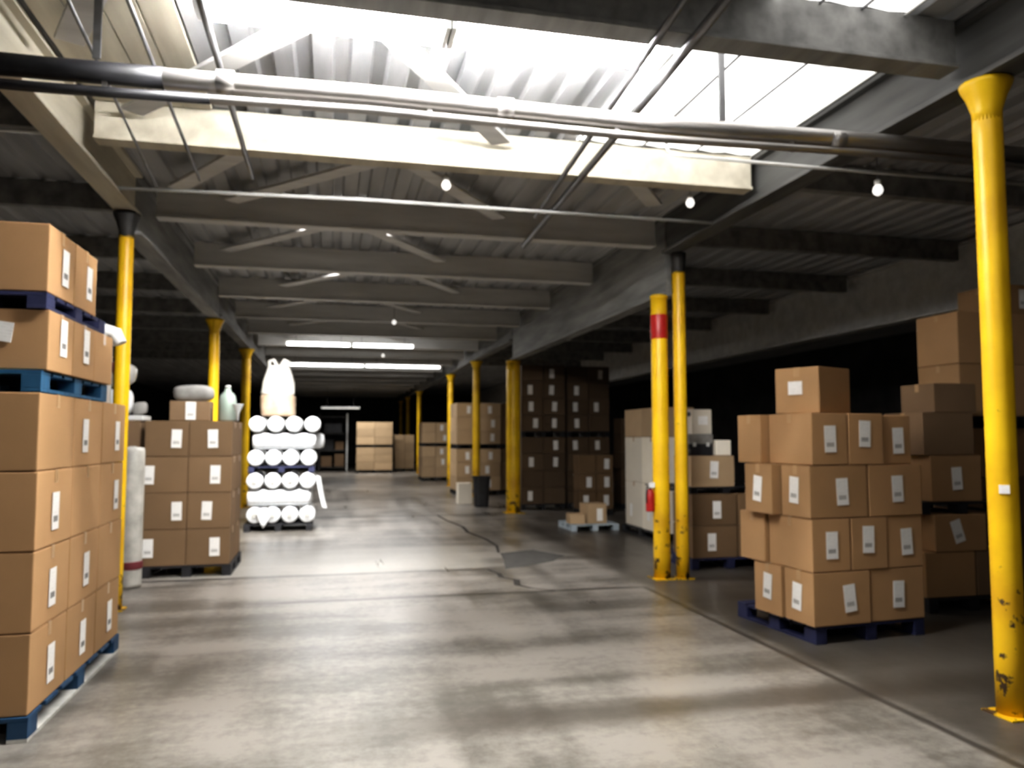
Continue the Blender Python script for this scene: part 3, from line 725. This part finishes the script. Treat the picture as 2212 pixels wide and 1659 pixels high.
# --- cartons behind it to the right
pallet(5.82, 6.75, .98, 1.1, .13, M['black'], 'dark pallet behind the right carton pyramid')
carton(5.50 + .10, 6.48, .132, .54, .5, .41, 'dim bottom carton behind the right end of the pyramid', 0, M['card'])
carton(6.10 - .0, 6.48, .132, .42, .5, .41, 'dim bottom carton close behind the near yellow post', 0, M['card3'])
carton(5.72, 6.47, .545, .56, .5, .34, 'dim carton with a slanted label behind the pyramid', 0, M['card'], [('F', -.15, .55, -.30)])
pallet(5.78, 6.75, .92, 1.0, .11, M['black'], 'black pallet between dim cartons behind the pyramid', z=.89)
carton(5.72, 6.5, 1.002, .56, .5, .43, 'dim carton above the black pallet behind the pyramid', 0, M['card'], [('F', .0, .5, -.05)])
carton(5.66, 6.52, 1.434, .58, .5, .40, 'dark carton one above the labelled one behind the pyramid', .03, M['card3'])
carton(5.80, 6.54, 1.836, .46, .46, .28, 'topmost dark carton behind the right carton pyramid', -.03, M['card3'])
# --- tall stack behind the near post at the right edge
pallet(7.10, 7.55, 1.25, 1.2, .13, M['black'], 'floor pallet of the tall stack at the right edge')
for r in range(3):
    for c in range(2):
        carton(6.79 + c * .61, 7.3, .132 + r * .523, .60, .60, .52, f'dim carton, {ORD[r]} row, {"left" if c == 0 else "right"} of the tall stack at right edge', 0, M['card3'] if r < 2 else M['card'], [('F', .3, .5, 0)] if (r + c) % 2 else [])
pallet(7.10, 7.5, 1.25, 1.15, .12, M['black'], 'black pallet dividing the tall stack at the right edge', z=1.704)
for r in range(2):
    for c in range(2):
        carton(6.79 + c * .61, 7.3, 1.826 + r * .563, .60, .60, .56, f'big brown carton, {("lower", "upper")[r]} {"left" if c == 0 else "right"}, above the black pallet at right edge', 0, M['card'], [('F', .75, .75, 0, 1)] if r == 1 and c == 0 else [])
carton(7.36, 7.3, 2.952, .62, .58, .32, 'small brown carton on the very top at the right edge', 0, M['card'], [('F', .0, .5, 0)])

# --- cartons behind the slim bolted post
pallet(4.80, 9.35, 1.05, 1.0, .13, M['navy'], 'dark blue pallet behind the slim bolted post')
for r in range(2):
    carton(4.60, 9.15, .132 + r * .39, .60, .55, .385, f'brown carton behind the slim bolted post, {("bottom", "second")[r]} row', 0, M['card4'], [('F', (-.15, .1)[r], .5, 0)])
    carton(5.16, 9.15, .132 + r * .39, .48, .55, .385, f'brown carton hidden partly by the pyramid, {("bottom", "second")[r]} row', 0, M['card4'])
pallet(4.78, 9.35, .98, .9, .075, M['black'], 'thin dark pallet between cartons behind the bolted post', z=.914)
carton(4.60, 9.15, .991, .58, .5, .385, 'brown carton on the thin pallet behind the bolted post', 0, M['card2'], [('F', .05, .55, .05)])
zq = 1.378
t = thing('equipment_case', 'black equipment case with pale top behind the bolted post', 'case', (4.47, 9.1, zq))
bm = NB(); bx(bm, -.16, .16, -.15, .15, 0, .14, .01); obj('body', bm, M['black'], t)
bm = NB(); bx(bm, -.165, .165, -.155, .155, .142, .26, .01); obj('lid', bm, M['greyfoam'], t)
for s in (-1, 1):
    bm = NB(); bx(bm, s * .09 - .02, s * .09 + .02, -.165, -.15, .11, .16, .003); obj('latch', bm, M['white_metal'], t)
carton(4.76, 9.05, zq, .20, .26, .19, 'small white carton beside the black equipment case', 0, M['white_card'], tape=False)
carton(4.50, 9.12, zq + .264, .27, .28, .31, 'small grey printed carton on the black equipment case', 0, M['white_card'], [('F', .1, .55, 0, 1)], tape=False)

# --- white cartons left of the banded post, receding
pallet(5.22, 12.05, .62, 1.6, .12, M['black'], 'dark pallet under the white cartons by the banded post')
for r in range(3):
    for k in range(2):
        hh = (.74, .74, .46)[r]; zz_ = .122 + (0, .745, 1.49)[r]
        m_ = M['white_card'] if r < 2 else M['card2']
        carton(5.24 + (.02 if k else 0), 11.66 + .79 * k, zz_, .56, .78, hh, f'{"white" if r < 2 else "tan"} tall carton, {("bottom", "middle", "top")[r]} tier, {("nearer", "farther")[k]} one left of the banded post', j(.01), m_, [('L', .3, .35, .05)] if r == 0 else [])
# --- small pallet with two open cartons
pallet(4.45, 13.3, .86, .80, .11, M['paleblue'], 'pale blue low pallet with two small cartons in the aisle')
carton(4.50, 13.18, .112, .36, .36, .34, 'small tan carton with label on the pale blue pallet', .1, M['card2'], [('F', .25, .45, 0)])
carton(4.17, 13.15, .112, .27, .30, .17, 'low tan tray carton on the pale blue pallet', -.08, M['card2'])
# --- dark carton stacks behind the far paired posts
def load(x0, y0, nx, nz, w, d, h, name, base=M['black'], mat=M['card3'], label_p=.75, split=None, tape=False, lab=True, side='F', deep=1, hdeck=.12, gap=.003):
    W = nx * (w + .014)
    pallet(x0 + W / 2, y0 + d * deep / 2 + .02, W - .02, d * deep, hdeck, base, f'pallet on the floor under {name}')
    z = hdeck + .002
    for r in range(nz):
        if split and r == split:
            pallet(x0 + W / 2, y0 + d * deep / 2 + .02, W - .02, d * deep, hdeck, base, f'second pallet halfway up {name}', z=z); z += hdeck + .002
        for c in range(nx):
            for k in range(deep):
                if k and c: continue
                fc = []
                if lab and random.random() < label_p and k == 0: fc.append(('F', random.uniform(-.35, .35), .5, j(.05)))
                pos = ('leftmost', 'second from left', 'third from left', 'fourth from left')[c] if nx > 1 else 'single'
                carton(x0 + (w + .014) * (c + .5) + j(.004), y0 + d / 2 + k * (d + .012), z, w, d, h, f'carton, {ORD[r]} row, {pos}, in {name}' + (', behind' if k else ''), j(.006), mat, fc, tape=tape)
        z += h + gap
    return z
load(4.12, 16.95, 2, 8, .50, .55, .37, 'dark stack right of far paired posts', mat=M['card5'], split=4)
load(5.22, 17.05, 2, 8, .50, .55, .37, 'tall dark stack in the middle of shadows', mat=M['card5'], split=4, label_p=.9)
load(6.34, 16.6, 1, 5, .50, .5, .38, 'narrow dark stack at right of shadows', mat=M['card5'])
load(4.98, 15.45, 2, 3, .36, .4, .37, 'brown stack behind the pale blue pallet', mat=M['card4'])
# --- right side rows beyond the paired posts
load(3.40, 21.6, 2, 6, .62, .6, .385, 'two-tier load behind the black bin', split=3, mat=M['card2'], deep=2)
load(4.70, 21.7, 1, 6, .55, .6, .385, 'load right of the one behind the bin', split=3, label_p=.9)
load(3.30, 26.6 + 2.6, 2, 5, .50, .6, .38, 'load past the second far post', split=3, mat=M['card2'], deep=2)
load(2.95, 37.5, 2, 4, .45, .6, .40, 'small load right of the wide far one', mat=M['card2'], lab=False)
load(1.12, 36.1, 2, 6, .80, .6, .34, 'wide load at the far end of aisle', split=3, mat=M['card2'], lab=False)
carton(3.18, 18.95, 0, .34, .34, .50, 'tall white carton on the floor left of black bin', 0, M['white_card'])
# black bin
t = thing('waste_bin', 'black waste bin on the floor by the far paired posts', 'bin', (3.42, 18.0, 0))
bm = NB()
def ring(bm, w, d, z, seg=28):
    o = []
    for k in range(seg):
        a = 2 * PI * k / seg; c, s = math.cos(a), math.sin(a); q = (abs(c) ** 5 + abs(s) ** 5) ** (-1 / 5)
        o.append(bm.verts.new((c * q * w, s * q * d, z)))
    return o
rs = [ring(bm, a, a, z) for a, z in ((.15, 0), (.16, .02), (.19, .66), (.205, .67), (.205, .70), (.185, .70), (.15, .05))]
for A, B in zip(rs, rs[1:]):
    for k in range(28): bm.faces.new((A[k], A[(k + 1) % 28], B[(k + 1) % 28], B[k]))
bm.faces.new(rs[0][::-1]); bm.faces.new(rs[-1]); obj('body', bm, M['black'], t)
bm = NB(); rs = [ring(bm, .15, .15, .06), ring(bm, .182, .182, .64)]
for k in range(28): bm.faces.new((rs[0][k], rs[0][(k + 1) % 28], rs[1][(k + 1) % 28], rs[1][k]))
bm.faces.new(rs[0][::-1]); bm.faces.new(rs[1]); obj('liner', bm, M['steel_dark'], t)
# --- far end: dark roller door with a pale frame, dark shelving
bm = NB()
bx(bm, -.25, .62, 37.0, 37.04, 0, 2.6)
t = thing('storage_rack', 'dark storage rack at the far end left of the wide carton load', 'rack', (.2, 38.6, 0))
for xx in (-.75, .55):
    for yy in (-.3, .3):
        bm = NB(); bx(bm, xx - .04, xx + .04, yy - .04, yy + .04, 0, 2.75); obj('upright', bm, M['white_metal'] if (xx > 0 and yy < 0) else M['steel_dark'], t)
for zz_ in (.15, .95, 1.75, 2.55):
    bm = NB(); bx(bm, -.75, .55, -.3, .3, zz_, zz_ + .06); obj('shelf', bm, M['steel_dark'], t)
for i, (xx, zz_, w_, h_, m_) in enumerate(((-.4, .212, .5, .5, 'card3'), (.2, .212, .45, .6, 'olive'), (-.35, 1.012, .55, .5, 'black'), (.2, 1.012, .4, .4, 'card3'), (-.1, 1.812, .8, .45, 'black'))):
    carton(.2 + xx, 38.6, zz_, w_, .45, h_, f'dark carton on the far rack, {("lower left", "lower right", "middle left", "middle right", "upper")[i]} shelf', 0, M[m_] if m_ != 'olive' else M['card3'], tape=False)
bm = NB(); bx(bm, -1.4, 1.6, 47.93, 48.0, 0, 2.8); o = struct('door_1', bm, M['steel_dark'], 'dark shut roller door in the far end wall', 'door')
# ---- patch and cracks in the floor
def flat(name, pts, z, mat, label):
    bm = NB(); top = [bm.verts.new((a, b_, z)) for a, b_ in pts]; bot = [bm.verts.new((a, b_, -.01)) for a, b_ in pts]
    bm.faces.new(top); n = len(pts)
    for i in range(n): bm.faces.new((top[i], bot[i], bot[(i + 1) % n], top[(i + 1) % n]))
    struct(name, bm, mat, label, 'floor mark')
flat('floor_patch', [(2.31, 10.73), (2.82, 10.93), (3.12, 10.33), (2.83, 9.9), (2.45, 9.62), (2.1, 9.44), (2.22, 10.1)], .002, M['asphalt'], 'dark asphalt repair patch in the concrete floor')
def crack(pts, w, label):
    L = []; Rr = []
    for i, (a, b_) in enumerate(pts):
        ww = w * (.4 + .6 * math.sin(PI * (i + .5) / len(pts))); L.append((a - ww, b_ + ww * .4)); Rr.append((a + ww, b_ - ww * .4))
    flat('floor_crack', L + Rr[::-1], .0015, M['crack'], label)
crack([(1.88, 9.42), (1.95, 9.15), (1.93, 8.9), (2.06, 8.7), (2.0, 8.4), (2.1, 8.2), (2.3, 8.02)], .035, 'dark broken crack in the floor running toward the patch')
crack([(2.30, 10.8), (2.42, 11.5), (2.40, 12.3), (2.28, 13.2), (2.33, 14.0), (2.2, 15.2), (2.16, 16.2)], .03, 'long thin floor crack leading away from the patch')

# ------------------------------------------------------------------ lamps
def area(name, loc, sx, sy, power, col=(1, .985, .965), rot=(0, 0, 0), spread=180):
    l = D.lights.new(name, 'AREA'); l.shape = 'RECTANGLE'; l.size = sx; l.size_y = sy; l.energy = power; l.color = col; l.spread = R(spread)
    o = D.objects.new(name, l); COL.objects.link(o); o.location = loc; o.rotation_euler = rot; return o
area('fill_near', (.7, 1.0, 4.1), 2.6, .3, 20)  # unseen fill light added overhead, no fixture
area('fill_behind', (.7, -1.6, 4.1), 2.6, .3, 85)  # unseen fill light added behind the camera
area('fill_mid', (.2, 9.25, 4.14), 2.4, .3, 125, spread=125)  # added fill tucked behind a beam, no fixture there
area('fill_rolls', (-.6, 11.7, 4.12), 1.2, .25, 85, rot=(R(38), 0, 0), spread=76)  # added out of view to brighten the white rolls
area('strip_lamp_far', (.4, 18.8, 3.74), 2.8, .24, 70)
area('strip_lamp_far_b', (.9, 24.4, 3.76), 4.4, .24, 100)
area('fill_end', (1.2, 34.8, 4.12), 3.0, .3, 130, spread=140)  # added fill for the far end, hidden by a beam
w = D.worlds.new('World'); bpy.context.scene.world = w; w.use_nodes = True
w.node_tree.nodes['Background'].inputs['Color'].default_value = (.5, .55, .6, 1); w.node_tree.nodes['Background'].inputs['Strength'].default_value = .05

# ------------------------------------------------------------------ camera
f, VX, VY = 1690.0, 715.0, 945.0
ph = math.atan((VY - 829.5) / f); th = math.atan((1106 - VX) / f * math.cos(ph))
cam = D.cameras.new('Camera'); co = D.objects.new('Camera', cam); COL.objects.link(co)
cam.sensor_fit = 'HORIZONTAL'; cam.sensor_width = 36; cam.lens = f / 2212 * 36
co.location = (0, 0, 1.6); co.rotation_euler = (PI / 2 + ph, 0, -th)
cam.clip_end = 200
cam.dof.use_dof = True; cam.dof.focus_distance = 1.3; cam.dof.aperture_fstop = 5.0   # the photograph is softly out of focus
bpy.context.scene.camera = co
sc = bpy.context.scene
sc.view_settings.view_transform = 'Standard'; sc.view_settings.look = 'Medium High Contrast'
sc.view_settings.exposure = 0.22
sc.cycles.max_bounces = 5; sc.cycles.diffuse_bounces = 3; sc.cycles.glossy_bounces = 3
sc.cycles.caustics_reflective = False; sc.cycles.caustics_refractive = False
sc.cycles.adaptive_threshold = 0.03
sc.cycles.use_light_tree = False
